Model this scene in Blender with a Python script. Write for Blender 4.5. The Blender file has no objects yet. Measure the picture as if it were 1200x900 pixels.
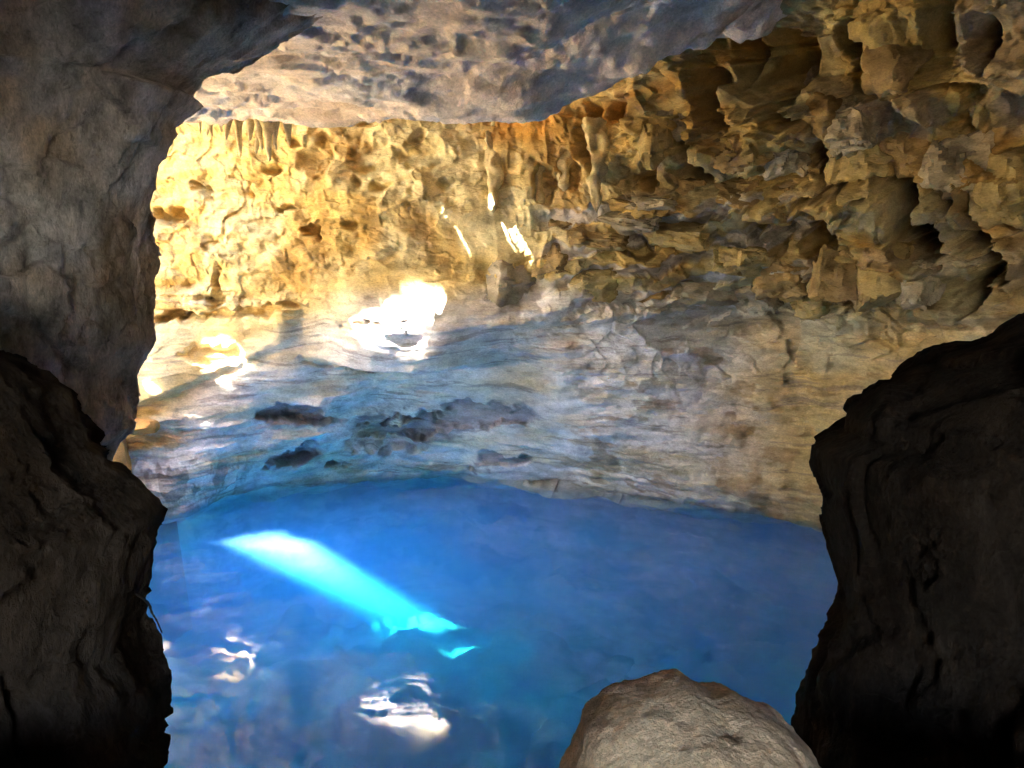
import bpy, math
import numpy as np
from mathutils import Vector

# ------------------------------------------------------------------ camera, sky, sun, exposure
sc = bpy.context.scene
H = 4.2                       # eye height above the pool
F = 998.0                     # focal length in photograph pixels (1200 wide)
PITCH = math.atan(100 / F)
CAM = np.array([0.0, 0.0, H])
cam_d = bpy.data.cameras.new('camera')
cam_d.sensor_width = 36.0
cam_d.lens = 36.0 * F / 1200.0
cam_d.clip_end = 2000
cam = bpy.data.objects.new('camera', cam_d)
sc.collection.objects.link(cam)
cam.location = CAM
cam.rotation_euler = (math.pi / 2 - PITCH, 0, 0)
sc.camera = cam

FW = np.array([0, math.cos(PITCH), -math.sin(PITCH)])
UP = np.array([0, math.sin(PITCH), math.cos(PITCH)])


def ray(px, py):
    return FW + np.array([1.0, 0, 0]) * (px - 600) / F + UP * (450 - py) / F


def at_y(px, py, y):
    d = ray(px, py)
    return CAM + d * (y / d[1])


def at_z(px, py, z):
    d = ray(px, py)
    return CAM + d * ((z - H) / d[2])


def project(P):
    D = P - CAM
    w = D @ FW
    w = np.where(np.abs(w) < 0.05, 0.05, w)
    px = 600 + F * D[..., 0] / w
    py = 450 - F * (D @ UP) / w
    px = np.where(w > 0.1, px, 9999.0)
    return px, py


# the shaft of sun enters the water at one pixel and meets the bed at another
ENTRY = at_z(300, 631, 0.0)
BED_HIT = at_z(500, 742, -2.65)
SUN = BED_HIT - ENTRY
SUN = SUN / np.linalg.norm(SUN)

sun_d = bpy.data.lights.new('sun', 'SUN')
sun_d.energy = 5.0
sun_d.angle = math.radians(0.5)
sun_d.color = (1.0, 0.95, 0.86)
sun = bpy.data.objects.new('sun', sun_d)
sc.collection.objects.link(sun)
sun.rotation_euler = Vector(SUN).to_track_quat('-Z', 'Y').to_euler()
sun.location = (-40, 0, 40)

world = bpy.data.worlds.new('World')
sc.world = world
world.use_nodes = True
wn = world.node_tree
bg = wn.nodes['Background']
sky = wn.nodes.new('ShaderNodeTexSky')
sky.sky_type = 'NISHITA'
sky.sun_disc = False
sky.sun_elevation = math.asin(-SUN[2])
sky.sun_rotation = math.atan2(-SUN[0], -SUN[1])
wn.links.new(sky.outputs[0], bg.inputs[0])
bg.inputs[1].default_value = 0.05

sc.view_settings.view_transform = 'Standard'
sc.view_settings.look = 'None'
sc.view_settings.gamma = 1
sc.view_settings.exposure = 6.8
sc.render.engine = 'CYCLES'
cy = sc.cycles
cy.use_denoising = True
cy.max_bounces = 14
cy.diffuse_bounces = 8
cy.glossy_bounces = 3
cy.transmission_bounces = 4
cy.transparent_max_bounces = 12
cy.volume_bounces = 8
cy.sample_clamp_indirect = 12
cy.caustics_reflective = False
cy.caustics_refractive = False

# ------------------------------------------------------------------ noise
rng = np.random.RandomState(7)
TAB = rng.rand(65536).astype(np.float32)


def _h(ix, iy, iz, seed):
    k = (ix * 73856093) ^ (iy * 19349663) ^ (iz * 83492791) ^ (seed * 2654435761)
    k = (k ^ (k >> 15)) * 2246822519
    k = k ^ (k >> 13)
    return TAB[k & 65535]


def vnoise(P, seed=0):
    """value noise in -1..1 of points (...,3)"""
    fl = np.floor(P)
    f = P - fl
    i = fl.astype(np.int64)
    f = f * f * f * (f * (f * 6 - 15) + 10)
    x, y, z = i[..., 0], i[..., 1], i[..., 2]
    fx, fy, fz = f[..., 0], f[..., 1], f[..., 2]
    r = 0
    for dx in (0, 1):
        wx = fx if dx else 1 - fx
        for dy in (0, 1):
            wy = fy if dy else 1 - fy
            for dz in (0, 1):
                wz = fz if dz else 1 - fz
                r = r + wx * wy * wz * _h(x + dx, y + dy, z + dz, seed)
    return r * 2 - 1


def fbm(P, octv=4, seed=0, gain=0.5, lac=2.03):
    r, a, t = 0, 1.0, 0.0
    Q = P
    for o in range(octv):
        r = r + a * vnoise(Q, seed + o * 17)
        t += a
        a *= gain
        Q = Q * lac + 11.3
    return r / t * 1.6


def ridged(P, octv=4, seed=0):
    r, a, t = 0, 1.0, 0.0
    Q = P
    for o in range(octv):
        r = r + a * (1 - 2 * np.abs(vnoise(Q, seed + o * 13)))
        t += a
        a *= 0.5
        Q = Q * 2.1 + 5.7
    return r / t


def worley(P, seed=0, jit=0.9):
    """F1, F2 and a random value per cell"""
    i = np.floor(P).astype(np.int64)
    f1 = np.full(P.shape[:-1], 9.0)
    f2 = np.full(P.shape[:-1], 9.0)
    cid = np.zeros(P.shape[:-1])
    for dx in (-1, 0, 1):
        for dy in (-1, 0, 1):
            for dz in (-1, 0, 1):
                cx, cy_, cz = i[..., 0] + dx, i[..., 1] + dy, i[..., 2] + dz
                ox = cx + 0.5 + (_h(cx, cy_, cz, seed) - 0.5) * jit
                oy = cy_ + 0.5 + (_h(cx, cy_, cz, seed + 1) - 0.5) * jit
                oz = cz + 0.5 + (_h(cx, cy_, cz, seed + 2) - 0.5) * jit
                d = np.sqrt((P[..., 0] - ox) ** 2 + (P[..., 1] - oy) ** 2 + (P[..., 2] - oz) ** 2)
                near = d < f1
                f2 = np.where(near, f1, np.minimum(f2, d))
                cid = np.where(near, _h(cx, cy_, cz, seed + 3), cid)
                f1 = np.where(near, d, f1)
    return f1, f2, cid


def facets(P, seed=0, jit=0.8, tilt=0.6, box=True):
    """broken-rock relief: every cell a tilted flat face at its own depth, about -1..1"""
    i = np.floor(P).astype(np.int64)
    f1 = np.full(P.shape[:-1], 9.0)
    val = np.zeros(P.shape[:-1])
    for dx in (-1, 0, 1):
        for dy in (-1, 0, 1):
            for dz in (-1, 0, 1):
                cx, cy_, cz = i[..., 0] + dx, i[..., 1] + dy, i[..., 2] + dz
                ox = P[..., 0] - (cx + 0.5 + (_h(cx, cy_, cz, seed) - 0.5) * jit)
                oy = P[..., 1] - (cy_ + 0.5 + (_h(cx, cy_, cz, seed + 1) - 0.5) * jit)
                oz = P[..., 2] - (cz + 0.5 + (_h(cx, cy_, cz, seed + 2) - 0.5) * jit)
                if box:
                    d = np.maximum(np.maximum(np.abs(ox), np.abs(oy)), np.abs(oz)) + 0.15 * (np.abs(ox) + np.abs(oy) + np.abs(oz))
                else:
                    d = np.sqrt(ox * ox + oy * oy + oz * oz)
                near = d < f1
                g = (_h(cx, cy_, cz, seed + 3) - 0.5) * 2
                gx = (_h(cx, cy_, cz, seed + 4) - 0.5) * 2
                gy = (_h(cx, cy_, cz, seed + 5) - 0.5) * 2
                gz = (_h(cx, cy_, cz, seed + 6) - 0.5) * 2
                val = np.where(near, g + tilt * (gx * ox + gy * oy + gz * oz), val)
                f1 = np.where(near, d, f1)
    return val


def sm(a, b, x):
    t = np.clip((x - a) / (b - a), 0, 1)
    return t * t * (3 - 2 * t)


def mix(a, b, t):
    return a * (1 - t) + b * t


def mixc(c, col, t):
    return c * (1 - t[..., None]) + np.array(col) * t[..., None]


def A3(*k):
    return np.array(k, dtype=float)


# ------------------------------------------------------------------ mesh helpers
COL = sc.collection


def link(name, me, mat=None, parent=None, **props):
    o = bpy.data.objects.new(name, me)
    COL.objects.link(o)
    if mat is not None and me is not None:
        me.materials.append(mat)
    if parent is not None:
        o.parent = parent
    for k, v in props.items():
        o[k] = v
    return o


def mesh_np(name, V, Q, color=None, smooth=True):
    V = np.asarray(V, dtype=np.float32).reshape(-1, 3)
    Q = np.asarray(Q, dtype=np.int32)
    me = bpy.data.meshes.new(name)
    me.vertices.add(len(V))
    me.vertices.foreach_set('co', V.ravel())
    n = Q.shape[1]
    me.loops.add(Q.size)
    me.loops.foreach_set('vertex_index', Q.ravel())
    me.polygons.add(len(Q))
    me.polygons.foreach_set('loop_start', np.arange(0, Q.size, n, dtype=np.int32))
    me.polygons.foreach_set('loop_total', np.full(len(Q), n, dtype=np.int32))
    me.polygons.foreach_set('use_smooth', np.full(len(Q), smooth))
    if color is not None:
        ca = me.color_attributes.new('tint', 'FLOAT_COLOR', 'POINT')
        c4 = np.ones((len(V), 4), dtype=np.float32)
        c4[:, :3] = np.asarray(color, dtype=np.float32).reshape(-1, 3)
        ca.data.foreach_set('color', c4.ravel())
    me.update()
    me.validate()
    return me


def grid_quads(n, m, wrap=False, flip=False):
    idx = np.arange(n * m).reshape(n, m)
    if wrap:
        idx = np.concatenate([idx, idx[:, :1]], axis=1)
    q = np.stack([idx[:-1, :-1], idx[1:, :-1], idx[1:, 1:], idx[:-1, 1:]], -1).reshape(-1, 4)
    return q[:, ::-1] if flip else q


def grid_normals(G):
    du = np.gradient(G, axis=0)
    dv = np.gradient(G, axis=1)
    n = np.cross(du, dv)
    n /= np.linalg.norm(n, axis=-1, keepdims=True) + 1e-9
    return n


def catmull(ctrl, t):
    """Catmull-Rom through ctrl (K,...) at parameters t in 0..K-1"""
    K = len(ctrl)
    t = np.clip(t, 0, K - 1 - 1e-6)
    i = np.floor(t).astype(int)
    f = (t - i).reshape((-1,) + (1,) * (ctrl.ndim - 1))
    p0, p1 = ctrl[np.clip(i - 1, 0, K - 1)], ctrl[i]
    p2, p3 = ctrl[np.clip(i + 1, 0, K - 1)], ctrl[np.clip(i + 2, 0, K - 1)]
    return 0.5 * (2 * p1 + (p2 - p0) * f + (2 * p0 - 5 * p1 + 4 * p2 - p3) * f ** 2 + (3 * p1 - p0 - 3 * p2 + p3) * f ** 3)


def in_poly(px, py, poly):
    inside = np.zeros(px.shape, bool)
    n = len(poly)
    for k in range(n):
        x0, y0 = poly[k]
        x1, y1 = poly[(k + 1) % n]
        c = ((y0 > py) != (y1 > py)) & (px < (x1 - x0) * (py - y0) / (y1 - y0 + 1e-12) + x0)
        inside ^= c
    return inside


# ------------------------------------------------------------------ materials
def rock_mat(name, bump=0.25, scale=1.0, rough=0.9, var=0.35, spec=0.25, stain=(0.16, 0.08, 0.03), stain_amt=0.35, zs=2.2):
    m = bpy.data.materials.new(name)
    m.use_nodes = True
    nt = m.node_tree
    N, L = nt.nodes, nt.links
    b = N['Principled BSDF']
    b.inputs['Roughness'].default_value = rough
    b.inputs['Specular IOR Level'].default_value = spec
    at = N.new('ShaderNodeAttribute')
    at.attribute_name = 'tint'
    tc = N.new('ShaderNodeTexCoord')
    mp = N.new('ShaderNodeMapping')
    mp.inputs['Scale'].default_value = (scale, scale, scale * zs)
    L.new(tc.outputs['Object'], mp.inputs[0])
    n1 = N.new('ShaderNodeTexNoise')
    n1.inputs['Scale'].default_value = 2.3
    n1.inputs['Detail'].default_value = 9
    n1.inputs['Roughness'].default_value = 0.65
    L.new(mp.outputs[0], n1.inputs['Vector'])
    n2 = N.new('ShaderNodeTexNoise')
    n2.inputs['Scale'].default_value = 9
    n2.inputs['Detail'].default_value = 6
    n2.inputs['Roughness'].default_value = 0.7
    L.new(mp.outputs[0], n2.inputs['Vector'])
    r1 = N.new('ShaderNodeMapRange')
    r1.inputs[1].default_value = 0.3
    r1.inputs[2].default_value = 0.7
    r1.inputs[3].default_value = 1 - var
    r1.inputs[4].default_value = 1 + var
    L.new(n1.outputs['Fac'], r1.inputs[0])
    mul = N.new('ShaderNodeVectorMath')
    mul.operation = 'SCALE'
    L.new(at.outputs['Color'], mul.inputs[0])
    L.new(r1.outputs[0], mul.inputs['Scale'])
    n4 = N.new('ShaderNodeTexNoise')
    n4.inputs['Scale'].default_value = 26
    n4.inputs['Detail'].default_value = 5
    n4.inputs['Roughness'].default_value = 0.75
    L.new(mp.outputs[0], n4.inputs['Vector'])
    r4 = N.new('ShaderNodeMapRange')
    r4.inputs[1].default_value = 0.32
    r4.inputs[2].default_value = 0.68
    r4.inputs[3].default_value = 0.72
    r4.inputs[4].default_value = 1.2
    L.new(n4.outputs['Fac'], r4.inputs[0])
    mul0 = mul
    mul = N.new('ShaderNodeVectorMath')
    mul.operation = 'SCALE'
    L.new(mul0.outputs[0], mul.inputs[0])
    L.new(r4.outputs[0], mul.inputs['Scale'])
    st = N.new('ShaderNodeMapRange')
    st.inputs[1].default_value = 0.55
    st.inputs[2].default_value = 0.75
    st.inputs[3].default_value = 0.0
    st.inputs[4].default_value = stain_amt
    L.new(n2.outputs['Fac'], st.inputs[0])
    mx = N.new('ShaderNodeMix')
    mx.data_type = 'RGBA'
    L.new(st.outputs[0], mx.inputs['Factor'])
    L.new(mul.outputs[0], mx.inputs['A'])
    mx.inputs['B'].default_value = (*stain, 1)
    L.new(mx.outputs['Result'], b.inputs['Base Color'])
    n3 = N.new('ShaderNodeTexNoise')
    n3.inputs['Scale'].default_value = 14
    n3.inputs['Detail'].default_value = 8
    n3.inputs['Roughness'].default_value = 0.7
    L.new(mp.outputs[0], n3.inputs['Vector'])
    bp = N.new('ShaderNodeBump')
    bp.inputs['Strength'].default_value = bump
    bp.inputs['Distance'].default_value = 0.06
    L.new(n3.outputs['Fac'], bp.inputs['Height'])
    L.new(bp.outputs[0], b.inputs['Normal'])
    return m


M_WALL = rock_mat('limestone', 0.5, 1.0)
M_BED = rock_mat('bleached_calcite', 0.4, 1.0, var=0.12, stain=(0.4, 0.38, 0.34), stain_amt=0.3)
M_CEIL = rock_mat('pale_limestone', 0.7, 1.2, var=0.28, stain=(0.36, 0.26, 0.20), stain_amt=0.3, spec=0.1, zs=1.0)
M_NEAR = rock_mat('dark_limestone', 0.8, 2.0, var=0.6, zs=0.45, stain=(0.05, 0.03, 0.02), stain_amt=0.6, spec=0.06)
M_BOULDER = rock_mat('boulder_stone', 0.7, 3.2, var=0.25, zs=1.2, stain=(0.30, 0.20, 0.13), stain_amt=0.4, spec=0.06)

# ------------------------------------------------------------------ the far wall
LEVELS = [-4.5, -0.8, 0.0, 2.0, 4.5, 7.4, 10.0]
PLAN = np.array([
    # far left .................................................... centre ................................................. right, then round behind the camera
    [(-22, 11), (-14, 14.5), (-9, 18), (-7.2, 19.5), (-5.8, 22), (-2.6, 24), (0.9, 23), (4.3, 21.2), (7.4, 19.2), (10.6, 15.5), (11.6, 9), (11, 2), (9, -7)],
    [(-22, 11), (-14, 14.3), (-9, 17.5), (-7.1, 19), (-5.7, 21.4), (-2.5, 23.4), (0.85, 22.2), (4.1, 20.4), (7.1, 18.4), (10, 15), (11, 9), (10.5, 2), (9, -7)],
    [(-22, 11), (-14, 14), (-9, 15.8), (-6.8, 16.4), (-5.3, 18.2), (-2.4, 20.0), (0.75, 18.8), (3.4, 17.2), (5.9, 15.8), (8.5, 13), (9.5, 9), (9.5, 2), (9, -7)],
    [(-22, 11), (-14, 14), (-9, 15.8), (-6.8, 16.2), (-5.0, 17.2), (-2.2, 18.2), (0.8, 17.5), (3.4, 16.7), (6.0, 15.4), (8.4, 12.7), (9.2, 8.6), (9, 2), (9, -7)],
    [(-22, 11), (-14, 14), (-9, 15.8), (-6.8, 16.2), (-4.6, 16.2), (-1.9, 16.0), (0.8, 15.9), (3.3, 15.9), (5.8, 14.6), (7.9, 12.0), (8.6, 8.0), (8.5, 2), (9, -7)],
    [(-22, 11), (-14, 14), (-9, 15.6), (-7.0, 15.9), (-4.7, 15.6), (-2.0, 15.4), (0.7, 15.0), (2.4, 13.2), (4.3, 11.0), (5.9, 8.4), (6.6, 5.2), (7.5, 1), (8.5, -7)],
    [(-22, 11), (-14, 14), (-9, 15.6), (-7.0, 15.7), (-4.7, 15.4), (-2.0, 15.0), (0.5, 14.3), (1.8, 12.3), (3.4, 9.8), (4.8, 7.2), (5.6, 4.2), (6.5, 0), (7.5, -7)],
], dtype=float)

u = np.concatenate([np.linspace(0, 2.7, 70, endpoint=False), np.linspace(2.7, 9.4, 900, endpoint=False), np.linspace(9.4, 12, 80)])
z = np.concatenate([np.linspace(-4.5, -1.0, 24, endpoint=False), np.linspace(-1.0, 9.0, 636, endpoint=False), np.linspace(9.0, 11.5, 30)])
U, Z = np.meshgrid(u, z, indexing='ij')
NU, NZ = U.shape

# bedding: the profile is read at a stepped height, so vertical faces alternate with flat undersides
u_col = catmull(PLAN.transpose(1, 0, 2), u)                 # (NU, levels, 2)
P0 = np.zeros((NU, NZ, 3))
lv = np.array(LEVELS)


def profile(Zq):
    t = np.interp(Zq, lv, np.arange(len(lv)))
    i = np.clip(np.floor(t).astype(int), 0, len(lv) - 2)
    f = (t - i)[..., None]
    r = np.arange(NU)[:, None]
    a = u_col[r, np.clip(i - 1, 0, len(lv) - 1)]
    b = u_col[r, i]
    c = u_col[r, i + 1]
    d = u_col[r, np.clip(i + 2, 0, len(lv) - 1)]
    return 0.5 * (2 * b + (c - a) * f + (2 * a - 5 * b + 4 * c - d) * f ** 2 + (3 * b - a - 3 * c + d) * f ** 3)


P0[..., :2] = profile(Z)
P0[..., 2] = Z
px0, py0 = project(P0)
right = sm(620, 760, px0) * sm(470, 380, py0)
low = sm(4.6, 4.0, Z)
zw = Z + 0.22 * fbm(P0 * A3(0.45, 0.45, 0.6), 3, 3) + 0.02 * fbm(P0 * 2.0, 2, 9)


def step(x, h, sharp=0.12):
    k = np.floor(x / h)
    f = x / h - k
    return (k + sm(0.5 - sharp, 0.5 + sharp, f)) * h


zq_r = step(zw, 0.85, 0.24)
zq_l = step(zw + 0.12 * fbm(P0 * A3(0.9, 0.9, 2), 2, 4), 0.28, 0.16)
wl = low * sm(-0.3, 0.3, Z)
Zq = mix(Z, mix(zq_l * 0.22 + Z * 0.78, zq_r, right), np.maximum(right, wl))
Zq = np.clip(Zq, -4.5, 10)
P1 = P0.copy()
P1[..., :2] = profile(Zq)

nrm = grid_normals(P0)
toc = np.array([0, 8.0, 3.5]) - P0
nrm *= np.sign((nrm * toc).sum(-1, keepdims=True))
nh = nrm.copy()                                             # mostly horizontal push
nh[..., 2] *= 0.3
nh /= np.linalg.norm(nh, axis=-1, keepdims=True)

px, py = project(P1)
wpx = px + 10 * fbm(P0 * 1.6, 3, 21) + 4 * fbm(P0 * 6, 2, 22)
wpy = py + 8 * fbm(P0 * 1.6, 3, 31) + 4 * fbm(P0 * 6, 2, 32)

vis_up = sm(395, 350, py)                                    # above the ledge
gold_l = sm(600, 480, px) * vis_up                           # pocked gold wall
flute = sm(545, 585, px) * sm(820, 700, px) * sm(375, 340, py) * sm(90, 130, py)
rlump = sm(760, 950, px) * sm(470, 330, py)

disp = 0.30 * fbm(P0 * 0.45, 3, 41)
warp = 0.22 * np.stack([fbm(P0 * 1.1, 3, 50 + k) for k in range(3)], -1)
disp += rlump * 0.30 * fbm(P0 * 0.8, 3, 42)
Pw = P0 + warp
disp += right * (0.24 * facets((P0 + 0.5 * warp) * A3(0.62, 0.62, 0.9), 60, tilt=0.7) + 0.12 * facets((P0 + 0.5 * warp) * A3(1.7, 1.7, 2.0), 70))
Pw2 = P0 + 0.3 * warp
disp += vis_up * (0.025 + 0.035 * right) * facets(Pw2 * A3(4.5, 4.5, 6.0), 80)
# hanging flutes and draperies under the ceiling edge
fl = ridged((P0 + 0.5 * warp) * A3(1.7, 1.7, 0.22), 3, 90)
disp += flute * (0.16 * fl + 0.10 * fbm(P0 * A3(1.2, 1.2, 0.4), 3, 91))
# pits of the sunlit gold wall
f1p, f2p, cidp = worley(P0 * A3(1.5, 1.5, 2.2) + 0.25 * fbm(P0 * 2.0, 2, 95)[..., None], 96)
disp -= gold_l * sm(0.34, 0.10, f1p) * (cidp > 0.5) * 0.24
disp += gold_l * (0.10 * fbm(P0 * A3(1.6, 1.6, 2.4), 4, 97) + 0.05 * facets((P0 + warp) * A3(1.4, 1.4, 2.2), 98))
# thin beds of the grey undercut wall
Pt = P0 * 1.0
Pt[..., 2] += 0.10 * fbm(P0 * 0.9, 3, 99)
bed = fbm(Pt * A3(0.55, 0.55, 6.0), 5, 100, gain=0.65)
disp += low * sm(-0.2, 0.4, Z) * (1 - 0.5 * sm(640, 800, px)) * (0.045 * bed + 0.05 * fbm(P0 * A3(0.8, 0.8, 2.2), 3, 101) + 0.03 * facets((P0 + 0.3 * warp) * A3(0.9, 0.9, 6.0), 102))
disp += 0.03 * fbm(P0 * 5.0, 4, 110, gain=0.6) + 0.05 * fbm(P0 * A3(1.7, 1.7, 2.5), 3, 111)
# the ledge at the foot of the gold wall
disp += 0.22 * np.exp(-((py - 372) / 10.0) ** 2) * sm(350, 420, px) * sm(760, 640, px)


def hole(cx, cy_, rx, ry, depth, ang=0.0, soft=0.24):
    """a hollow round a place seen in the photograph"""
    global disp
    ca, sa = math.cos(ang), math.sin(ang)
    dx, dy = wpx - cx, wpy - cy_
    a = (dx * ca + dy * sa) / rx
    b = (-dx * sa + dy * ca) / ry
    r = np.sqrt(a * a + b * b)
    disp = disp - depth * sm(1 + soft, 1 - soft, r)


HOLES = [
    (832, 108, 15, 42, .9, -.2), (870, 60, 13, 34, .9, 0), (908, 82, 20, 46, 1.0, -.15), (908, 140, 20, 18, .7, 0), (968, 45, 24, 16, .9, .6),
    (1000, 103, 14, 20, .7, 0), (1148, 52, 14, 30, .8, .2), (1100, 20, 18, 34, .6, 0), (803, 165, 10, 26, .7, 0), (818, 204, 22, 13, .7, .4),
    (968, 200, 12, 34, .7, -.5), (955, 232, 26, 8, .6, -.3), (1052, 230, 22, 46, 1.2, -.45), (1085, 285, 30, 26, 1.2, .2), (1107, 231, 17, 15, .8, .5), (1152, 275, 20, 16, .8, .6),
    (882, 262, 11, 22, .8, 0), (912, 276, 14, 19, .8, 0), (965, 283, 18, 26, .9, -.3), (1145, 340, 14, 26, .8, 0), (1170, 310, 20, 16, .8, 0),
    (748, 288, 28, 10, .5, .05), (700, 165, 14, 40, .35, .1), (765, 195, 8, 20, .4, 0), (640, 215, 12, 24, .3, -.2), (668, 200, 10, 22, .3, 0), (728, 345, 22, 16, .3, 0), (735, 130, 16, 12, .4, 0),
    (195, 250, 17, 9, .35, -.35), (367, 272, 13, 7, .3, .1), (340, 245, 13, 6, .3, .05), (232, 222, 14, 6, .2, .2), (253, 343, 8, 22, .35, 0), (200, 370, 22, 7, .4, 0), (228, 375, 20, 8, .3, 0),
    (245, 415, 34, 12, .5, .1), (300, 365, 60, 6, .25, -.15), (440, 185, 30, 22, .22, 0), (370, 180, 26, 20, .22, 0), (500, 180, 30, 20, .18, 0), (430, 375, 30, 6, .35, 0),
    (352, 488, 50, 9, .35, .05), (470, 505, 60, 12, .4, -.25), (560, 490, 66, 9, .4, .05), (585, 542, 26, 6, .4, .15), (345, 535, 34, 9, .5, -.2), (470, 525, 24, 8, .4, -.2), (400, 548, 12, 7, .3, 0),
    (380, 428, 34, 4, .2, 0), (180, 390, 12, 40, .0, 0),
]
for h_ in HOLES:
    hole(*h_[:4], h_[4] * (1.35 if h_[0] > 740 else 1.0), *h_[5:])
# long low arch of the undercut above the water
hole(480, 592, 200, 62, 0.15, 0.02, 0.5)

# stepped ledges on the right: flat faces, undersides sloping back
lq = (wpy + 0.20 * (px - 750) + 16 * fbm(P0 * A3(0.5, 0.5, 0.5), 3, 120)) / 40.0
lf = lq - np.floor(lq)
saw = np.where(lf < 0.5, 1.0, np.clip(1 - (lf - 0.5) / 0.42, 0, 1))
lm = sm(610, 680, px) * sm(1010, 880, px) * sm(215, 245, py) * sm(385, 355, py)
disp = mix(disp, 0.5 * disp, lm) + 0.50 * lm * (saw - 0.5) * np.clip(0.8 + 0.6 * fbm(P0 * 0.7, 2, 121), 0.2, 1.2)
# ledges whose sloping tops catch the sun
ramp = sm(318, 405, py) * sm(436, 416, py)
disp += 0.95 * ramp * sm(340, 440, px) * sm(610, 510, px)
ld = py - (462 - (px - 170) * 0.42)
disp += 0.45 * sm(-60, -4, ld) * sm(16, 4, ld) * sm(360, 325, px) * sm(120, 160, px)
# calmer faces where the sun lands
lowf = 0.30 * fbm(P0 * 0.45, 3, 41) + 0.95 * ramp * sm(340, 440, px) * sm(610, 510, px)
for (cx, cy_, rx, ry) in ((470, 370, 90, 55), (250, 430, 110, 50), (590, 500, 80, 60), (570, 280, 50, 30)):
    m_ = sm(1.5, 0.8, np.hypot((px - cx) / rx, (py - cy_) / ry))
    disp = mix(disp, lowf + 0.3 * (disp - lowf), m_)

WALL = P1 + nh * disp[..., None]

# rock colour: ochre limestone above, pale grey calcite in the undercut, stains, darker patches
c = np.zeros_like(WALL)
c[:] = (0.58, 0.41, 0.155)
c = mixc(c, (0.65, 0.54, 0.30), sm(-0.3, 0.6, fbm(P0 * 0.9, 3, 200)))
grey = low * sm(960, 740, px) + 0.15 * low
grey = np.clip(grey, 0, 1) * (0.12 + 0.88 * sm(210, 340, px + 1.5 * (py - 440))) * np.clip(0.8 + 0.5 * fbm(P0 * A3(0.7, 0.7, 3), 3, 201), 0, 1)
c = mixc(c, (0.72, 0.68, 0.69), grey)
c = mixc(c, (0.42, 0.24, 0.07), 0.7 * sm(0.15, 0.7, fbm(P0 * A3(1.0, 1.0, 0.6), 3, 202)) * vis_up)
c = mixc(c, (0.50, 0.25, 0.05), sm(24, 6, np.abs(py - (157 - 0.0024 * np.clip(px - 600, 0, 999) ** 1.9 - 4))) * sm(520, 600, px) * sm(900, 800, px) * 0.8)
dark = sm(0.25, 0.7, bed) * low * 0.25
c = mixc(c, (0.24, 0.18, 0.17), dark)
thin = fbm(Pt * A3(0.7, 0.7, 11.0), 4, 210, gain=0.6)
c = mixc(c, (0.20, 0.15, 0.14), 0.5 * sm(0.45, 0.62, thin) * low)
spots = fbm(P0 * A3(1.6, 1.6, 3.2), 4, 211)
c = mixc(c, (0.34, 0.20, 0.09), 0.55 * sm(0.35, 0.65, spots) * low * sm(600, 700, px))
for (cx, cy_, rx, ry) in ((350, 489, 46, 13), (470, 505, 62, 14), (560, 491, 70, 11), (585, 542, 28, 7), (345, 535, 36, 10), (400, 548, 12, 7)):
    c = mixc(c, (0.25, 0.20, 0.23), 0.7 * sm(1.25, 0.8, np.hypot((wpx - cx) / rx, (wpy - cy_) / ry)))  # darker patches over the hollows of the undercut
c = mixc(c, (0.52, 0.26, 0.06), 0.8 * sm(1.3, 0.6, np.hypot((wpx - 165) / 50, (wpy - 515) / 14)))

c = mixc(c, (0.66, 0.63, 0.64), 0.8 * lm * sm(0.95, 0.75, saw))     # pale highlights painted on the undersides of the ledges
c = mixc(c, (0.50, 0.42, 0.34), 0.6 * sm(0.0, 0.5, fbm(P0 * 0.9, 3, 214)) * sm(880, 1020, px) * vis_up)
c *= (1 - 0.30 * sm(640, 860, px) * vis_up)[..., None]          # browner rock to the right, with dimmer light painted in
strokes = fbm((P0 + 0.4 * warp) * A3(5.5, 5.5, 1.6), 3, 212)
c = mixc(c, (0.28, 0.22, 0.20), 0.7 * sm(0.2, 0.45, strokes) * sm(120, 160, px) * sm(320, 260, px) * sm(528, 545, py) * sm(600, 585, py))
c *= (1 - 0.28 * sm(0.14, 0.04, Z + 0.08 * fbm(P0 * 2.5, 3, 213)))[..., None]     # wet band at the waterline
c = mixc(c, (0.80, 0.80, 0.80), sm(0.0, -0.15, Z))              # bleached calcite under water
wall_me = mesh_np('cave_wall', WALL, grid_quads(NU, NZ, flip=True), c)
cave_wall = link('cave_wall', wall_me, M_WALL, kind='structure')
WPX, WPY = project(WALL)
WDEP = WALL[..., 1]


def on_wall(px_, py_):
    d = (WPX - px_) ** 2 + (WPY - py_) ** 2
    k = np.argmin(np.where(d < 9.0, WDEP, 100 + d))
    return WALL.reshape(-1, 3)[k]


# ------------------------------------------------------------------ where the sun comes through: gaps in a slab added to mask the sun
CX = -20.0


def to_sun_mask(P):
    t_ = (CX - P[0]) / SUN[0]
    Q_ = P + SUN * t_
    return Q_[1], Q_[2]


SUN_ON_WALL = [
    [(436, 374), (470, 356), (490, 349), (494, 338), (500, 334), (515, 340), (530, 336), (533, 343), (522, 358), (503, 368), (482, 373), (466, 383), (454, 394), (434, 404), (412, 398), (418, 391), (444, 384)],
    [(531, 267), (543, 265), (552, 273), (560, 282), (557, 291), (549, 291), (545, 280), (533, 276)],
    [(590, 272), (605, 262), (613, 264), (612, 285), (600, 282)],
    [(532, 312), (543, 314), (538, 323)],
    [(165, 460), (200, 446), (250, 428), (300, 402), (332, 393), (304, 412), (262, 434), (215, 452), (185, 467)],
]
SUN_ON_WATER = [[(250, 634), (270, 629), (286, 623), (298, 624), (310, 617), (324, 620), (335, 628), (350, 629), (366, 638), (352, 640), (340, 645), (322, 641), (300, 641), (284, 638)]]
gaps = []
for poly in SUN_ON_WATER:
    gaps.append([to_sun_mask(at_z(a, 631 + (b - 631) * 0.8, 0.0)) for a, b in poly])
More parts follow.
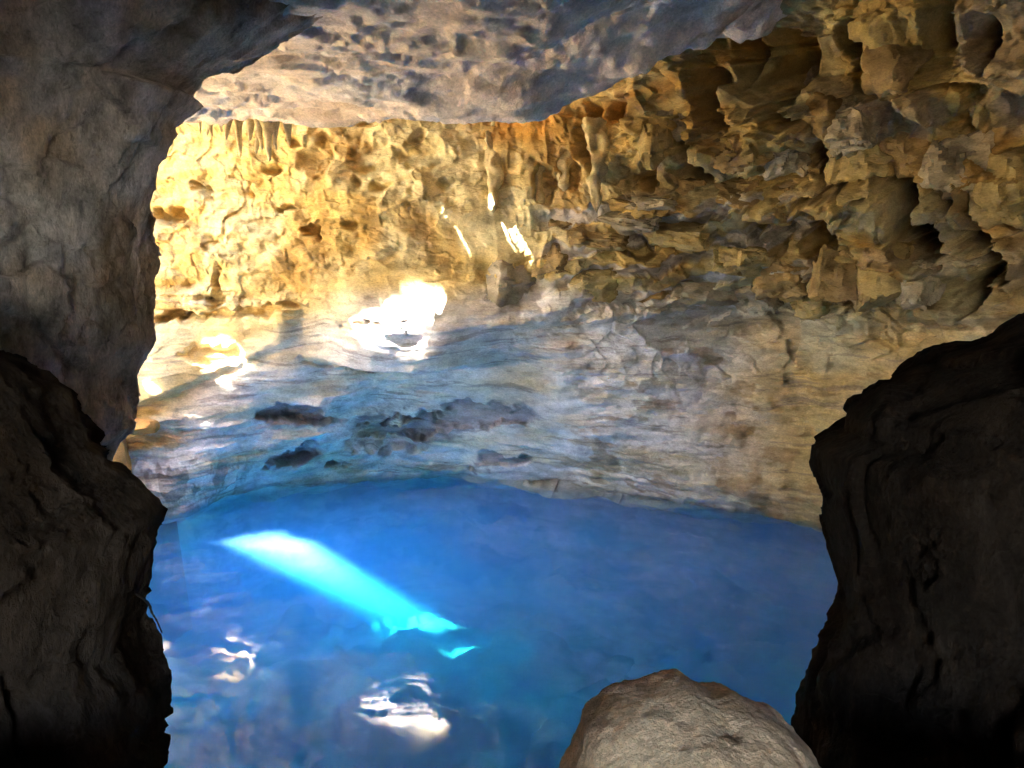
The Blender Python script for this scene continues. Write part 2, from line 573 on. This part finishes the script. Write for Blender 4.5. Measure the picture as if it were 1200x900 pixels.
# the small second spot on the bed
spot = at_z(592, 790, -3.1)
spot = spot - SUN * (3.1 / -SUN[2])
gaps.append([to_sun_mask(spot + A3(a, b, 0)) for a, b in ((-.35, -.1), (-.1, .12), (.3, .1), (.35, -.05), (.05, -.14))])
GY0, GZ0, GS = -46.0, -1.0, 0.08
gy = np.arange(GY0, 20, GS)
gz = np.arange(GZ0, 33, GS)
gcy, gcz = np.meshgrid(gy[:-1] + GS / 2, gz[:-1] + GS / 2, indexing='ij')
OPEN = np.zeros(gcy.shape, bool)
for g in gaps:
    OPEN |= in_poly(gcy, gcz, g)
# gaps that let sun onto the wall exactly where the photograph shows it: follow the sun from the mask slab to the wall
from mathutils.bvhtree import BVHTree
sub = WALL[::3, ::3]
bvh = BVHTree.FromPolygons(sub.reshape(-1, 3).tolist(), grid_quads(*sub.shape[:2]).tolist())
sv = Vector(SUN)
cells, hits = [], []
for i_, j_ in np.argwhere((gcy > -4) & (gcy < 8) & (gcz > 15) & (gcz < 27)):
    hit = bvh.ray_cast(Vector((CX, gcy[i_, j_], gcz[i_, j_])), sv)[0]
    if hit is not None:
        cells.append((i_, j_))
        hits.append(hit)
cells, hits = np.array(cells), np.array(hits)
hx, hy = project(hits)
DM = np.full(gcy.shape, 99.0)
DM[cells[:, 0], cells[:, 1]] = hits[:, 1]
jump = np.zeros(gcy.shape)
for ax_ in (0, 1):
    for sh in (-2, -1, 1, 2):
        jump = np.maximum(jump, np.abs(DM - np.roll(DM, sh, ax_)))
calm = jump[cells[:, 0], cells[:, 1]] < 0.7                   # not past the rim of a ledge
SUN_ON_WALL[0] = [(474 + (a - 474) * 0.9, 370 + (b - 370) * 0.72) for a, b in SUN_ON_WALL[0]]
for poly in SUN_ON_WALL:
    ok = in_poly(hx, hy, poly) & calm
    OPEN[cells[ok, 0], cells[ok, 1]] = True
BEAM = OPEN.copy()
OPEN |= in_poly(gcy, gcz, [to_sun_mask(np.array([a, b, 1.6])) for a, b in ((-9.6, 11.0), (-9.3, 13), (-9.6, 14.8), (-11.5, 15.2), (-13.4, 14.9), (-13.6, 13), (-13, 11), (-11.5, 10.8))])


def in_beam(P):
    """is a point inside one of the shafts of sun"""
    Q_ = P + SUN * ((CX - P[..., 0]) / SUN[0])[..., None]
    i_ = np.clip(((Q_[..., 1] - GY0) / GS).astype(int), 0, BEAM.shape[0] - 1)
    j_ = np.clip(((Q_[..., 2] - GZ0) / GS).astype(int), 0, BEAM.shape[1] - 1)
    return BEAM[i_, j_]


# ------------------------------------------------------------------ ceiling (a thick roof, open to the sky on the far left)
xs = np.linspace(-10, 11, 520)
ys = np.linspace(-7.5, 17.5, 460)
X, Y = np.meshgrid(xs, ys, indexing='ij')
Zc = 6.75 + 0.2 * sm(11, 6, Y) + 0.42 * np.maximum(0, X - 0.4 - 0.15 * fbm(np.stack([X, Y, 0 * X], -1) * 0.5, 2, 300))
Zc = np.minimum(Zc, 9.8)
Zc += 3.0 * sm(12.6, 13.1, Y + 0.15 * fbm(np.stack([X, Y, 0 * X], -1), 3, 301)) * sm(2.2, 0.4, X)
Zc += 0.4 * np.maximum(0, X - 0.6) * 0
Zc -= 0.9 * sm(4.5, 0.5, Y)
CP = np.stack([X, Y, Zc], -1)
zbed = fbm(CP * A3(0.28, 0.7, 0.3), 4, 310)
Zc += 0.045 * step(zbed, 0.18, 0.08) / 0.18
Zc += 0.09 * fbm(CP * A3(0.3, 0.3, 0), 3, 311) + 0.03 * fbm(CP * A3(1.0, 2.6, 0), 4, 312) + 0.022 * fbm(CP * A3(3, 6, 5), 4, 313, gain=0.65)
CW = CP + 0.25 * np.stack([fbm(CP * 0.9, 3, 315 + k) for k in range(3)], -1)
CW[..., 2] = 0.3
Zc += 0.04 * facets(CW * A3(0.5, 1.2, 1), 320, tilt=0.8) + 0.018 * facets(CW * A3(1.5, 4.2, 1), 325) + 0.012 * facets(CW * A3(4, 9, 1), 326) + 0.30 * sm(0.2, 2.0, X) * sm(8, 11, Y) * fbm(CP * A3(0.9, 0.9, 0.3), 4, 327)
CP[..., 2] = Zc
edge = np.interp(Y, [-8, 6, 9, 12, 14, 16, 18], [-10, -9.5, -8.6, -5.6, -5.0, -5.0, -5.0]) + 0.3 * fbm(CP * 0.8, 3, 330)
keep_v = X > edge
q = grid_quads(len(xs), len(ys))
keep = keep_v.reshape(-1)[q].all(1)
cq = CP.reshape(-1, 3)[q].mean(1)
keep &= ~in_beam(cq)                                         # holes added in the roof to let the shafts of sun through
cc = np.zeros_like(CP)
cc[:] = (0.86, 0.72, 0.64)
cc = mixc(cc, (0.78, 0.72, 0.71), sm(-0.2, 0.5, fbm(CP * A3(0.5, 1, 1), 3, 331)))
cc = mixc(cc, (0.46, 0.32, 0.20), 0.5 * sm(0.25, 0.7, fbm(CP * A3(0.7, 1.6, 1), 4, 332)))


def thick_sheet(name, V, quads, offset, color, mat, flip_bottom=False, **props):
    """a sheet and its offset copy joined along their free edges"""
    n = len(V)
    used = np.unique(quads)
    remap = -np.ones(n, dtype=int)
    remap[used] = np.arange(len(used))
    q1 = remap[quads]
    V1 = V[used]
    V2 = V1 + offset
    e = np.concatenate([q1[:, [0, 1]], q1[:, [1, 2]], q1[:, [2, 3]], q1[:, [3, 0]]])
    key = np.sort(e, 1)
    _, inv, cnt = np.unique(key[:, 0] * 10_000_000 + key[:, 1], return_inverse=True, return_counts=True)
    be = e[cnt[inv] == 1]
    k = len(V1)
    side = np.stack([be[:, 1], be[:, 0], be[:, 0] + k, be[:, 1] + k], 1)
    Q = np.concatenate([q1, q1[:, ::-1] + k, side])
    C = np.concatenate([color[used], color[used]]) if color is not None else None
    me = mesh_np(name, np.concatenate([V1, V2]), Q, C)
    return link(name, me, mat, **props)


cave_ceiling = thick_sheet('cave_ceiling', CP.reshape(-1, 3), q[keep][:, ::-1], -SUN * 1.9, cc.reshape(-1, 3), M_CEIL, kind='structure')

# ------------------------------------------------------------------ pool bed, terrace in the mouth, ledge under the camera
xs = np.linspace(-8.5, 13, 320)
ys = np.linspace(2.0, 26.0, 360)
X, Y = np.meshgrid(xs, ys, indexing='ij')
BP = np.stack([X, Y, 0 * X], -1)
Zb = -2.65 - 1.7 * sm(15, 8, Y) - 0.5 * sm(1, 6, X)
Zb += 0.6 * sm(18.5, 23, Y)
Zb += 0.34 * fbm(BP * 0.5, 3, 400) + 0.16 * fbm(BP * A3(1.1, 1.7, 1), 4, 401)
fb1, fb2, fbid = worley(BP * A3(0.9, 0.9, 1) + 0.2 * fbm(BP * 2, 2, 402)[..., None], 403)
Zb += (fbid - 0.5) * 0.35 + 0.02 * fbm(BP * 7, 3, 404)
BP[..., 2] = Zb
cb = np.zeros_like(BP)
cb[:] = (0.86, 0.86, 0.84)
cb = mixc(cb, (0.30, 0.30, 0.28), 0.8 * sm(0.1, 0.5, fbm(BP * A3(0.6, 0.6, 1), 4, 405)))
link('pool_bed', mesh_np('pool_bed', BP, grid_quads(len(xs), len(ys)), cb), M_BED, kind='structure')

xs = np.linspace(-22, -6.4, 160)
ys = np.linspace(-8, 17.5, 200)
X, Y = np.meshgrid(xs, ys, indexing='ij')
TP = np.stack([X, Y, 0 * X], -1)
Zt = 1.6 + 0.12 * fbm(TP * 0.6, 4, 420) + 0.05 * fbm(TP * 3, 3, 421) + 0.1 * np.maximum(0, -9 - X)
Zt = mix(Zt, -3.5 + 0 * X, sm(-7.3, -6.8, X + 0.25 * fbm(TP * 0.8, 3, 422)))
TP[..., 2] = Zt
ct = np.zeros_like(TP)
ct[:] = (0.70, 0.55, 0.30)
ct = mixc(ct, (0.46, 0.25, 0.08), sm(-8.2, -7.6, X))
link('rock_terrace', mesh_np('rock_terrace', TP, grid_quads(len(xs), len(ys)), ct), M_WALL, kind='structure')

xs = np.linspace(-6, 9.5, 120)
ys = np.linspace(-7.5, 3.4, 100)
X, Y = np.meshgrid(xs, ys, indexing='ij')
LP = np.stack([X, Y, 0 * X], -1)
Zl = 2.55 + 0.12 * fbm(LP * 0.7, 4, 430) + 0.03 * fbm(LP * 3, 3, 431)
Zl = mix(Zl, -4.5 + 0 * X, sm(2.6, 3.3, Y + 0.2 * fbm(LP * 0.9, 3, 432)))
LP[..., 2] = Zl
cl = np.zeros_like(LP)
cl[:] = (0.26, 0.19, 0.13)
link('rock_floor', mesh_np('rock_floor', LP, grid_quads(len(xs), len(ys)), cl), M_NEAR, kind='structure')

# dark passage behind the camera
t = np.linspace(0, 1, 160)
pl = catmull(np.array([(9.5, -5.5), (5, -7.2), (0, -7.3), (-5, -7), (-6.6, -3), (-6.4, 2), (-7.5, 6.5), (-10.5, 7.5)], float), t * 7)
zz = np.linspace(-1, 9.5, 90)
BW = np.zeros((160, 90, 3))
BW[..., :2] = pl[:, None, :]
BW[..., 2] = zz[None]
nb = grid_normals(BW)
BW += nb * (0.4 * fbm(BW * 0.5, 4, 440) + 0.1 * fbm(BW * 2, 3, 441))[..., None]
cw = np.zeros_like(BW)
cw[:] = (0.28, 0.21, 0.15)
qb = grid_quads(160, 90)
cbq = BW.reshape(-1, 3)[qb].mean(1)
shut = ~((np.abs(cbq[:, 0] - 0.5) < 1.7 - 0.10 * np.maximum(cbq[:, 2] - 4, 0) ** 2) & (cbq[:, 1] < -5) & (cbq[:, 2] > 2.6))   # the way in, behind the camera
link('passage_wall', mesh_np('passage_wall', BW, qb[shut], cw), M_NEAR, kind='structure')

# ------------------------------------------------------------------ unseen slab added to block the sun: its gaps shape the sun patches
Yk, Zk = np.meshgrid(gy, gz, indexing='ij')
q = grid_quads(len(gy), len(gz))
open_ = OPEN.reshape(-1)
KP = np.stack([CX + 0 * Yk, Yk, Zk], -1)
ck = np.zeros_like(KP)
ck[:] = (0.45, 0.36, 0.22)
sun_mask = thick_sheet('sun_mask', KP.reshape(-1, 3), q[~open_], -SUN * 0.9, ck.reshape(-1, 3), M_WALL, kind='structure')

# ------------------------------------------------------------------ water
mw = bpy.data.materials.new('clear_blue_water')
mw.use_nodes = True
nt = mw.node_tree
N, L = nt.nodes, nt.links
N.remove(N['Principled BSDF'])
out = N['Material Output']
tr = N.new('ShaderNodeBsdfTransparent')
gl = N.new('ShaderNodeBsdfGlossy')
gl.inputs['Roughness'].default_value = 0.0
lw = N.new('ShaderNodeLayerWeight')                          # Schlick reflectance, the same from above and below
lw.inputs['Blend'].default_value = 0.5
pw = N.new('ShaderNodeMath')
pw.operation = 'POWER'
pw.inputs[1].default_value = 5
L.new(lw.outputs['Facing'], pw.inputs[0])
fr = N.new('ShaderNodeMath')
fr.operation = 'MULTIPLY_ADD'
fr.inputs[1].default_value = 0.98
fr.inputs[2].default_value = 0.02
L.new(pw.outputs[0], fr.inputs[0])
ms = N.new('ShaderNodeMixShader')
tcw = N.new('ShaderNodeTexCoord')
nw = N.new('ShaderNodeTexNoise')
nw.inputs['Scale'].default_value = 1.1
nw.inputs['Detail'].default_value = 3
bw = N.new('ShaderNodeBump')
bw.inputs['Strength'].default_value = 0.012
bw.inputs['Distance'].default_value = 0.05
L.new(tcw.outputs['Object'], nw.inputs['Vector'])
L.new(nw.outputs['Fac'], bw.inputs['Height'])
L.new(bw.outputs[0], gl.inputs['Normal'])
L.new(fr.outputs[0], ms.inputs[0])
L.new(tr.outputs[0], ms.inputs[1])
L.new(gl.outputs[0], ms.inputs[2])
L.new(ms.outputs[0], out.inputs['Surface'])
va = N.new('ShaderNodeVolumeAbsorption')
va.inputs['Color'].default_value = (0.05, 0.775, 0.993, 1)
va.inputs['Density'].default_value = 0.55
vs = N.new('ShaderNodeVolumeScatter')
vs.inputs['Color'].default_value = (0.17, 0.47, 1.0, 1)
vs.inputs['Density'].default_value = 0.22
vs.inputs['Anisotropy'].default_value = -0.25
ad = N.new('ShaderNodeAddShader')
L.new(va.outputs[0], ad.inputs[0])
L.new(vs.outputs[0], ad.inputs[1])
L.new(ad.outputs[0], out.inputs['Volume'])
wx0, wx1, wy0, wy1, wz0 = -8.2, 12.6, 2.2, 25.6, -6.5
V = [(x, y, zc_) for zc_ in (wz0, 0.0) for y in (wy0, wy1) for x in (wx0, wx1)]
Qw = [(0, 2, 3, 1), (4, 5, 7, 6), (0, 1, 5, 4), (2, 6, 7, 3), (0, 4, 6, 2), (1, 3, 7, 5)]
link('water', mesh_np('water', V, Qw, smooth=False), mw, kind='structure')

# ------------------------------------------------------------------ near rocks, built round their outlines at their own distance


def flank_rock(name, outline, y0, side, width, depth, zlow, seed, color, rows=420, cols=230, lump=0.12, patch=(1.15, 0.95, 0.8), **props):
    """rock mass whose inner edge runs along the outline (photograph px by py) at distance y0; closed, rounded front and back"""
    o = np.array(sorted(outline, key=lambda p: p[1]), float)
    pts = np.array([at_y(a, b, y0) for a, b in o])
    zt = pts[0, 2]
    zr = np.linspace(zt, zlow, rows)
    xe = np.interp(zr, pts[::-1, 2], pts[::-1, 0])
    th = np.linspace(-1.45, 1.45, cols)
    g = np.zeros((rows, cols, 3))
    g[..., 0] = xe[:, None] + side * width * (1 - np.cos(th))[None]
    g[..., 1] = y0 + depth * np.sin(th)[None]
    g[..., 2] = zr[:, None]
    n = grid_normals(g)
    inn = np.array([xe.mean() + side * width, y0, zr.mean()])
    n *= np.sign((n * (g - inn)).sum(-1, keepdims=True))
    n[..., 2] *= 0.4
    gw = g + 0.18 * np.stack([fbm(g * 1.6, 3, seed + 30 + k) for k in range(3)], -1)
    d = lump * (1.5 * fbm(g * 0.9, 3, seed) + 1.2 * facets(gw * A3(1.5, 1.5, 0.9), seed + 6, tilt=0.9)
                + 0.55 * facets(gw * A3(3.6, 3.6, 2.6), seed + 16) + 0.5 * ridged(gw * A3(2.2, 2.2, 0.7), 3, seed + 1)
                + 0.34 * fbm(g * 6, 5, seed + 2, gain=0.68) + 0.2 * facets((g + 0.05 * fbm(g * 6, 2, seed + 3)[..., None]) * 9, seed + 26))
    w1, w2, _ = worley(gw * A3(1.3, 1.3, 0.8), seed + 40)
    d -= lump * 0.7 * sm(0.07, 0.0, w2 - w1)                 # joints
    # keep the outline itself where the photograph has it
    d *= 1 - 0.5 * np.exp(-(th / 0.35) ** 2)[None]
    g = g + n * d[..., None]
    # close the back
    back = g[:, -1].copy()
    front = g[:, 0].copy()
    cap = np.stack([mix(back, front, t_) + np.array([side * 0.5, 0, 0]) * math.sin(math.pi * t_) for t_ in (0.25, 0.5, 0.75)], 1)
    g = np.concatenate([g, cap], 1)
    col_ = np.zeros_like(g)
    col_[:] = color
    nn = fbm(g * A3(1.5, 1.5, 0.7), 4, seed + 9)
    col_ = mixc(col_, np.array(color) * np.array([0.45, 0.38, 0.30]), 0.8 * sm(-0.1, 0.5, nn))
    col_ = mixc(col_, np.mean(color) * np.array(patch), 0.6 * sm(0.1, 0.6, fbm(g * A3(1.2, 1.2, 0.8), 3, seed + 12)))
    n0 = g.shape[1]
    Vv = g.reshape(-1, 3)
    top, bot = g[0].mean(0), g[-1].mean(0)
    Vv = np.concatenate([Vv, [top, bot]])
    cv = np.concatenate([col_.reshape(-1, 3), [color, color]])
    Q_ = grid_quads(rows, n0, wrap=True)
    it, ib = rows * n0, rows * n0 + 1
    r0 = np.arange(n0)
    r1 = np.roll(r0, -1)
    capt = np.stack([r0, r1, np.full(n0, it), np.full(n0, it)], 1)
    capb = np.stack([r1 + (rows - 1) * n0, r0 + (rows - 1) * n0, np.full(n0, ib), np.full(n0, ib)], 1)
    import bmesh
    me = bpy.data.meshes.new(name)
    faces = Q_.tolist() + [f[:3] for f in capt.tolist()] + [f[:3] for f in capb.tolist()]
    me.from_pydata(Vv.tolist(), [], faces)
    ca = me.color_attributes.new('tint', 'FLOAT_COLOR', 'POINT')
    c4 = np.ones((len(Vv), 4), dtype=np.float32)
    c4[:, :3] = cv
    ca.data.foreach_set('color', c4.ravel())
    bm = bmesh.new()
    bm.from_mesh(me)
    bmesh.ops.recalc_face_normals(bm, faces=bm.faces)
    bm.to_mesh(me)
    bm.free()
    me.polygons.foreach_set('use_smooth', np.ones(len(me.polygons), bool))
    return link(name, me, M_NEAR, **props)


flank_rock('rock_pillar', [(392, -15), (368, 12), (335, 36), (298, 58), (258, 80), (222, 106), (194, 140), (181, 190), (170, 270), (163, 330), (166, 400), (150, 440), (154, 490), (130, 520), (120, 560), (110, 700), (100, 800)],
           8.0, -1, 3.4, 1.6, -4, 500, (0.60, 0.48, 0.40), lump=0.09, patch=(1.35, 1.36, 1.5),
           label='tall brown and grey rock pillar at left joining the cave ceiling', category='rock pillar')
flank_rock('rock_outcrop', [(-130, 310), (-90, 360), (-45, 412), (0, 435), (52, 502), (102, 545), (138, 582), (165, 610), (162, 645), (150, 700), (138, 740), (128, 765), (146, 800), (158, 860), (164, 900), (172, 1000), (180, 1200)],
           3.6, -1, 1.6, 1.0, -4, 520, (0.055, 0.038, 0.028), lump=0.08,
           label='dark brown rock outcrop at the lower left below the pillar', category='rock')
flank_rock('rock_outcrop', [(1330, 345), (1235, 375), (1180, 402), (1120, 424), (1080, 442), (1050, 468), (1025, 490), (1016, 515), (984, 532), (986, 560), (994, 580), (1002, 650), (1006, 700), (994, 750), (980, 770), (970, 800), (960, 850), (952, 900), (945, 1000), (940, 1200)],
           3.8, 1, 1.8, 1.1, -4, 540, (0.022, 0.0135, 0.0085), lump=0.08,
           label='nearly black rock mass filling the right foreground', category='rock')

# boulder in front of the camera
BO = [(640, 960), (665, 900), (683, 868), (688, 850), (703, 838), (732, 818), (762, 811), (790, 802), (806, 796), (822, 805), (842, 816), (866, 812), (880, 820), (905, 835), (932, 862), (958, 890), (972, 925), (985, 1000), (960, 1120), (820, 1180), (680, 1120), (635, 1020)]
by = 2.3
BO = [(a, b + 8) for a, b in BO]
ctr_px = (815, 990)
ctr = at_y(*ctr_px, by)
bp = np.array([at_y(a, b, by) for a, b in BO]) - ctr
ang = np.arctan2(bp[:, 2], bp[:, 0])
rad = np.hypot(bp[:, 0], bp[:, 2])
o_ = np.argsort(ang)
ang, rad = ang[o_], rad[o_]
ang = np.concatenate([ang - 2 * math.pi, ang, ang + 2 * math.pi])
rad = np.tile(rad, 3)
nth, nph = 220, 120
th = np.linspace(-math.pi, math.pi, nth, endpoint=False)
ph = np.linspace(-math.pi / 2 + 0.02, math.pi / 2 - 0.02, nph)
R = np.interp(th, ang, rad)
cp = np.abs(np.cos(ph)) ** 0.75
G = np.zeros((nph, nth, 3))
G[..., 0] = cp[:, None] * (R * np.cos(th))[None]
G[..., 2] = cp[:, None] * (R * np.sin(th))[None]
G[..., 1] = 0.42 * np.sin(ph)[:, None] * (1 + 0 * th)[None]
nv = G / np.linalg.norm(G, axis=-1, keepdims=True)
fall = 1 - 0.8 * np.exp(-(ph / 0.35) ** 2)[:, None]
Gw = G + 0.05 * np.stack([fbm(G * 5, 3, 610 + k) for k in range(3)], -1)
dd = 0.03 * fbm(G * 3, 3, 600) + 0.006 * facets(Gw * 4.5, 605, tilt=1.2, box=False) + 0.010 * fbm(G * 12, 5, 601, gain=0.65)
G = G + nv * (dd * fall)[..., None] + nv * (0.005 * fbm(G * 40, 3, 602))[..., None]
G += ctr
cbo = np.zeros_like(G)
cbo[:] = (0.88, 0.64, 0.43)
cbo = mixc(cbo, (0.70, 0.50, 0.34), sm(0, 0.5, fbm(G * 4, 4, 603)))
link('boulder', mesh_np('boulder', G, grid_quads(nph, nth, wrap=True), cbo), M_BOULDER,
     label='pale brown rounded boulder at the bottom edge in front of the pool', category='boulder')


# ------------------------------------------------------------------ pieces of the rock that can be told apart
def wall_frame(px_, py_):
    """a point of the wall, its direction along the wall and its outward direction (horizontal)"""
    P = on_wall(px_, py_)
    A_, B_ = on_wall(px_ - 22, py_), on_wall(px_ + 22, py_)
    t_ = (B_ - A_) * A3(1, 1, 0)
    t_ /= np.linalg.norm(t_) + 1e-6
    if t_[0] < 0.2:
        t_ = A3(0.75, -0.66, 0)
    n_ = A3(t_[1], -t_[0], 0)
    return P, t_, n_


def stone_mesh(name, sx, sy, sz, seed, color, n=9, rough=0.09, power=6.0, fine=0.0):
    """angular broken stone: a squared-off ball with flat tilted faces"""
    ax = np.linspace(-1, 1, n)
    a, b = np.meshgrid(ax, ax, indexing='ij')
    one = np.ones_like(a)
    Vs, Qs, k = [], [], 0
    for (p_, q_, r_) in ((one, a, b), (-one, b, a), (a, -one, b), (b, one, a), (b, a, one), (a, b, -one)):
        g = np.stack([p_, q_, r_], -1)
        Vs.append(g.reshape(-1, 3))
        Qs.append(grid_quads(n, n) + k)
        k += n * n
    V_ = np.concatenate(Vs)
    nrm_ = (np.abs(V_) ** power).sum(1, keepdims=True) ** (1 / power)
    V_ = V_ / nrm_
    r = np.random.RandomState(seed)
    for _ in range(7):                                       # knock corners off along random planes
        d_ = r.randn(3)
        d_ /= np.linalg.norm(d_)
        h_ = r.uniform(0.72, 1.0)
        over = np.maximum(V_ @ d_ - h_, 0)
        V_ = V_ - over[:, None] * d_
    V_ = V_ * (1 + rough * fbm(V_ * 1.6 + seed, 3, seed)[:, None] + 0.04 * fbm(V_ * 5 + seed, 3, seed + 1)[:, None])
    V_ = V_ * np.array([sx, sy, sz])
    if fine:
        dr = V_ / (np.linalg.norm(V_, axis=1, keepdims=True) + 1e-6)
        Vq = V_ + seed * 1.7
        Vq = Vq + 0.1 * fbm(Vq * 3, 2, seed + 7)[:, None]
        V_ = V_ + dr * fine * (1.0 * facets(Vq * A3(2.4, 2.4, 2.8), seed + 5)[:, None] + 0.8 * fbm(Vq * 3.0, 4, seed + 6, gain=0.6)[:, None])
    cs = np.zeros_like(V_)
    cs[:] = color
    cs = mixc(cs, np.array(color) * 0.65, sm(0, 0.5, fbm(V_ * 2 + seed, 3, seed + 2)))
    return mesh_np(name, V_, np.concatenate(Qs), cs, smooth=False)


def merge_by_distance(me):
    import bmesh
    bm = bmesh.new()
    bm.from_mesh(me)
    bmesh.ops.remove_doubles(bm, verts=bm.verts, dist=1e-4)
    bm.to_mesh(me)
    bm.free()
    for p_ in me.polygons:
        p_.use_smooth = True
    me.set_sharp_from_angle(angle=math.radians(32))


BLOCKS = [(795, 278, 75, 32, -.20), (690, 278, 66, 24, -.16), (738, 262, 60, 20, -.12), (700, 332, 50, 40, 0), (760, 352, 60, 30, 0), (822, 345, 70, 30, -.1),
          (860, 302, 60, 28, -.1), (640, 305, 48, 46, 0), (604, 332, 56, 50, 0), (1025, 322, 60, 66, .05), (985, 322, 46, 58, 0), (1062, 335, 40, 48, .1),
          (900, 232, 60, 46, 0), (860, 222, 56, 34, -.2), (932, 180, 46, 48, .1), (1010, 182, 56, 56, 0), (1062, 172, 66, 54, 0), (1122, 182, 66, 62, .1),
          (1172, 222, 56, 70, 0), (1032, 62, 56, 70, 0), (940, 92, 28, 54, .3), (882, 112, 26, 60, 0),
          (852, 172, 46, 46, .1), (782, 132, 34, 54, 0), (748, 172, 34, 54, 0), (960, 132, 36, 36, -.4), (987, 142, 44, 54, 0), (902, 182, 46, 36, 0),
          (912, 332, 56, 46, 0), (882, 342, 46, 44, 0), (942, 352, 46, 36, 0), (802, 222, 56, 24, -.2), (762, 237, 56, 20, -.15), (722, 242, 46, 20, -.1),
          (652, 262, 36, 26, 0)]
for k, (bx_, by_, bw_, bh_, rot) in enumerate(BLOCKS):
    P, t_, n_ = wall_frame(bx_, by_)
    dist = np.linalg.norm(P - CAM)
    hw, hh = bw_ / F * dist * 0.5, bh_ / F * dist * 0.5
    hue = ((0.44, 0.33, 0.15), (0.38, 0.26, 0.12), (0.42, 0.35, 0.25))[k % 3]
    me = stone_mesh('rock_block', hw * 1.05, min(0.45, hw * 0.8) + 0.1, hh * 1.05, 700 + k, hue, n=20, rough=0.13, fine=0.05, power=5)
    merge_by_distance(me)
    o = link('rock_block', me, M_WALL, cave_wall)
    o.location = P - n_ * 0.30
    o.rotation_euler = (0.06 * math.sin(k * 2.1), -rot, math.atan2(t_[1], t_[0]) + 0.2 * math.sin(k * 1.7))


def lathe_mesh(name, length, r0, r1, seed, color, wav=0.25, n=18, rows=26, bend=0.0):
    """tapering dripstone hanging down from its origin"""
    tz = np.linspace(0, 1, rows)
    an = np.linspace(0, 2 * math.pi, n, endpoint=False)
    R_ = mix(r0, r1, tz ** 0.8)[:, None] * np.ones(n)
    g = np.stack([np.cos(an)[None] * R_, np.sin(an)[None] * R_, -length * tz[:, None] * np.ones(n)], -1)
    off = np.stack([np.cos(an)[None] * np.ones((rows, 1)), np.sin(an)[None] * np.ones((rows, 1)), 0 * R_], -1)
    g = g + off * (R_ * wav * fbm(g * A3(8, 8, 3) + seed * 3.1, 3, seed))[..., None]
    g[..., 0] += bend * (tz ** 2)[:, None]
    Vv = np.concatenate([g.reshape(-1, 3), [[bend, 0, -length - r1 * 1.5]]])
    faces = grid_quads(rows, n, wrap=True)
    tip = len(Vv) - 1
    last = (rows - 1) * n + np.arange(n)
    capq = np.stack([last, np.full(n, tip), np.full(n, tip), np.roll(last, -1)], 1)
    me = bpy.data.meshes.new(name)
    me.from_pydata(Vv.tolist(), [], faces.tolist() + [[a, t__, d] for a, t__, _, d in capq.tolist()])
    ca = me.color_attributes.new('tint', 'FLOAT_COLOR', 'POINT')
    c4 = np.ones((len(Vv), 4), dtype=np.float32)
    c4[:, :3] = color
    ca.data.foreach_set('color', c4.ravel())
    me.polygons.foreach_set('use_smooth', np.ones(len(me.polygons), bool))
    return me


rs = np.random.RandomState(5)
for k in range(15):
    a = 236 + 7.0 * k + rs.uniform(-3, 3)
    b, ln, r0 = 140 + rs.uniform(-2, 4), rs.uniform(8, 22) + (22 * rs.rand() if a > 270 else 0), rs.uniform(4, 8)
    P = at_y(a, b, 12.75 + 0.3 * rs.rand())
    if in_beam(P + np.array([[dx, 0, -dz] for dx in (-.12, 0, .12) for dz in (0, .2, .4, .6)])).any():
        continue
    me = lathe_mesh('stalactite', ln / F * 13.2 + 0.35, r0 / F * 13.2 * 1.3, 0.02, 800 + k, (0.66, 0.56, 0.36), bend=0.07 * math.sin(k * 2.3), wav=0.6)
    o = link('stalactite', me, M_WALL, cave_ceiling)
    o.location = P + A3(0, 0, 0.35)
for k, (a, b0, b1, r0, r1) in enumerate([(578, 142, 240, 7, 4), (662, 150, 215, 9, 5), (700, 140, 235, 10, 6), (632, 160, 240, 7, 3)]):
    P, t_, n_ = wall_frame(a, (b0 + b1) / 2)
    T = at_y(a, b0, P[1] + 0.10)
    sc_ = P[1] / F
    me = lathe_mesh('flowstone_column', (b1 - b0) * sc_, r0 * sc_ * 1.4, r1 * sc_ * 1.2, 830 + k, (0.60, 0.49, 0.28), wav=0.9, n=22, rows=60)
    o = link('flowstone_column', me, M_WALL, cave_wall)
    o.location = T

# loose stone on the shelf at the left
P = on_wall(166, 500)
me = stone_mesh('loose_stone', 0.34, 0.26, 0.15, 900, (0.44, 0.24, 0.08), power=3)
merge_by_distance(me)
o = link('loose_stone', me, M_WALL, label='small rounded orange stone on the shelf beside the pillar', category='stone')
o.location = P + A3(0.05, -0.15, 0.05)

# thin root over the water at the left
import bmesh
pts = [at_y(150, 690, 3.75), at_y(172, 705, 3.6), at_y(178, 718, 3.55), at_y(184, 728, 3.55), at_y(190, 742, 3.5)]
cu = catmull(np.array(pts), np.linspace(0, 4, 30))
an = np.linspace(0, 2 * math.pi, 8, endpoint=False)
ring = np.stack([np.cos(an), 0.6 * np.sin(an), 0.5 * np.cos(an)], -1)
rr = np.linspace(0.007, 0.0025, 30)[:, None, None] * (1 + 0.2 * np.sin(np.arange(30) * 1.9))[:, None, None]
g = cu[:, None, :] + ring[None] * rr
col_ = np.zeros_like(g)
col_[:] = (0.05, 0.035, 0.025)
link('root', mesh_np('root', g, grid_quads(30, 8, wrap=True), col_), M_NEAR,
     label='thin dark root poking over the water from the left outcrop', category='root')
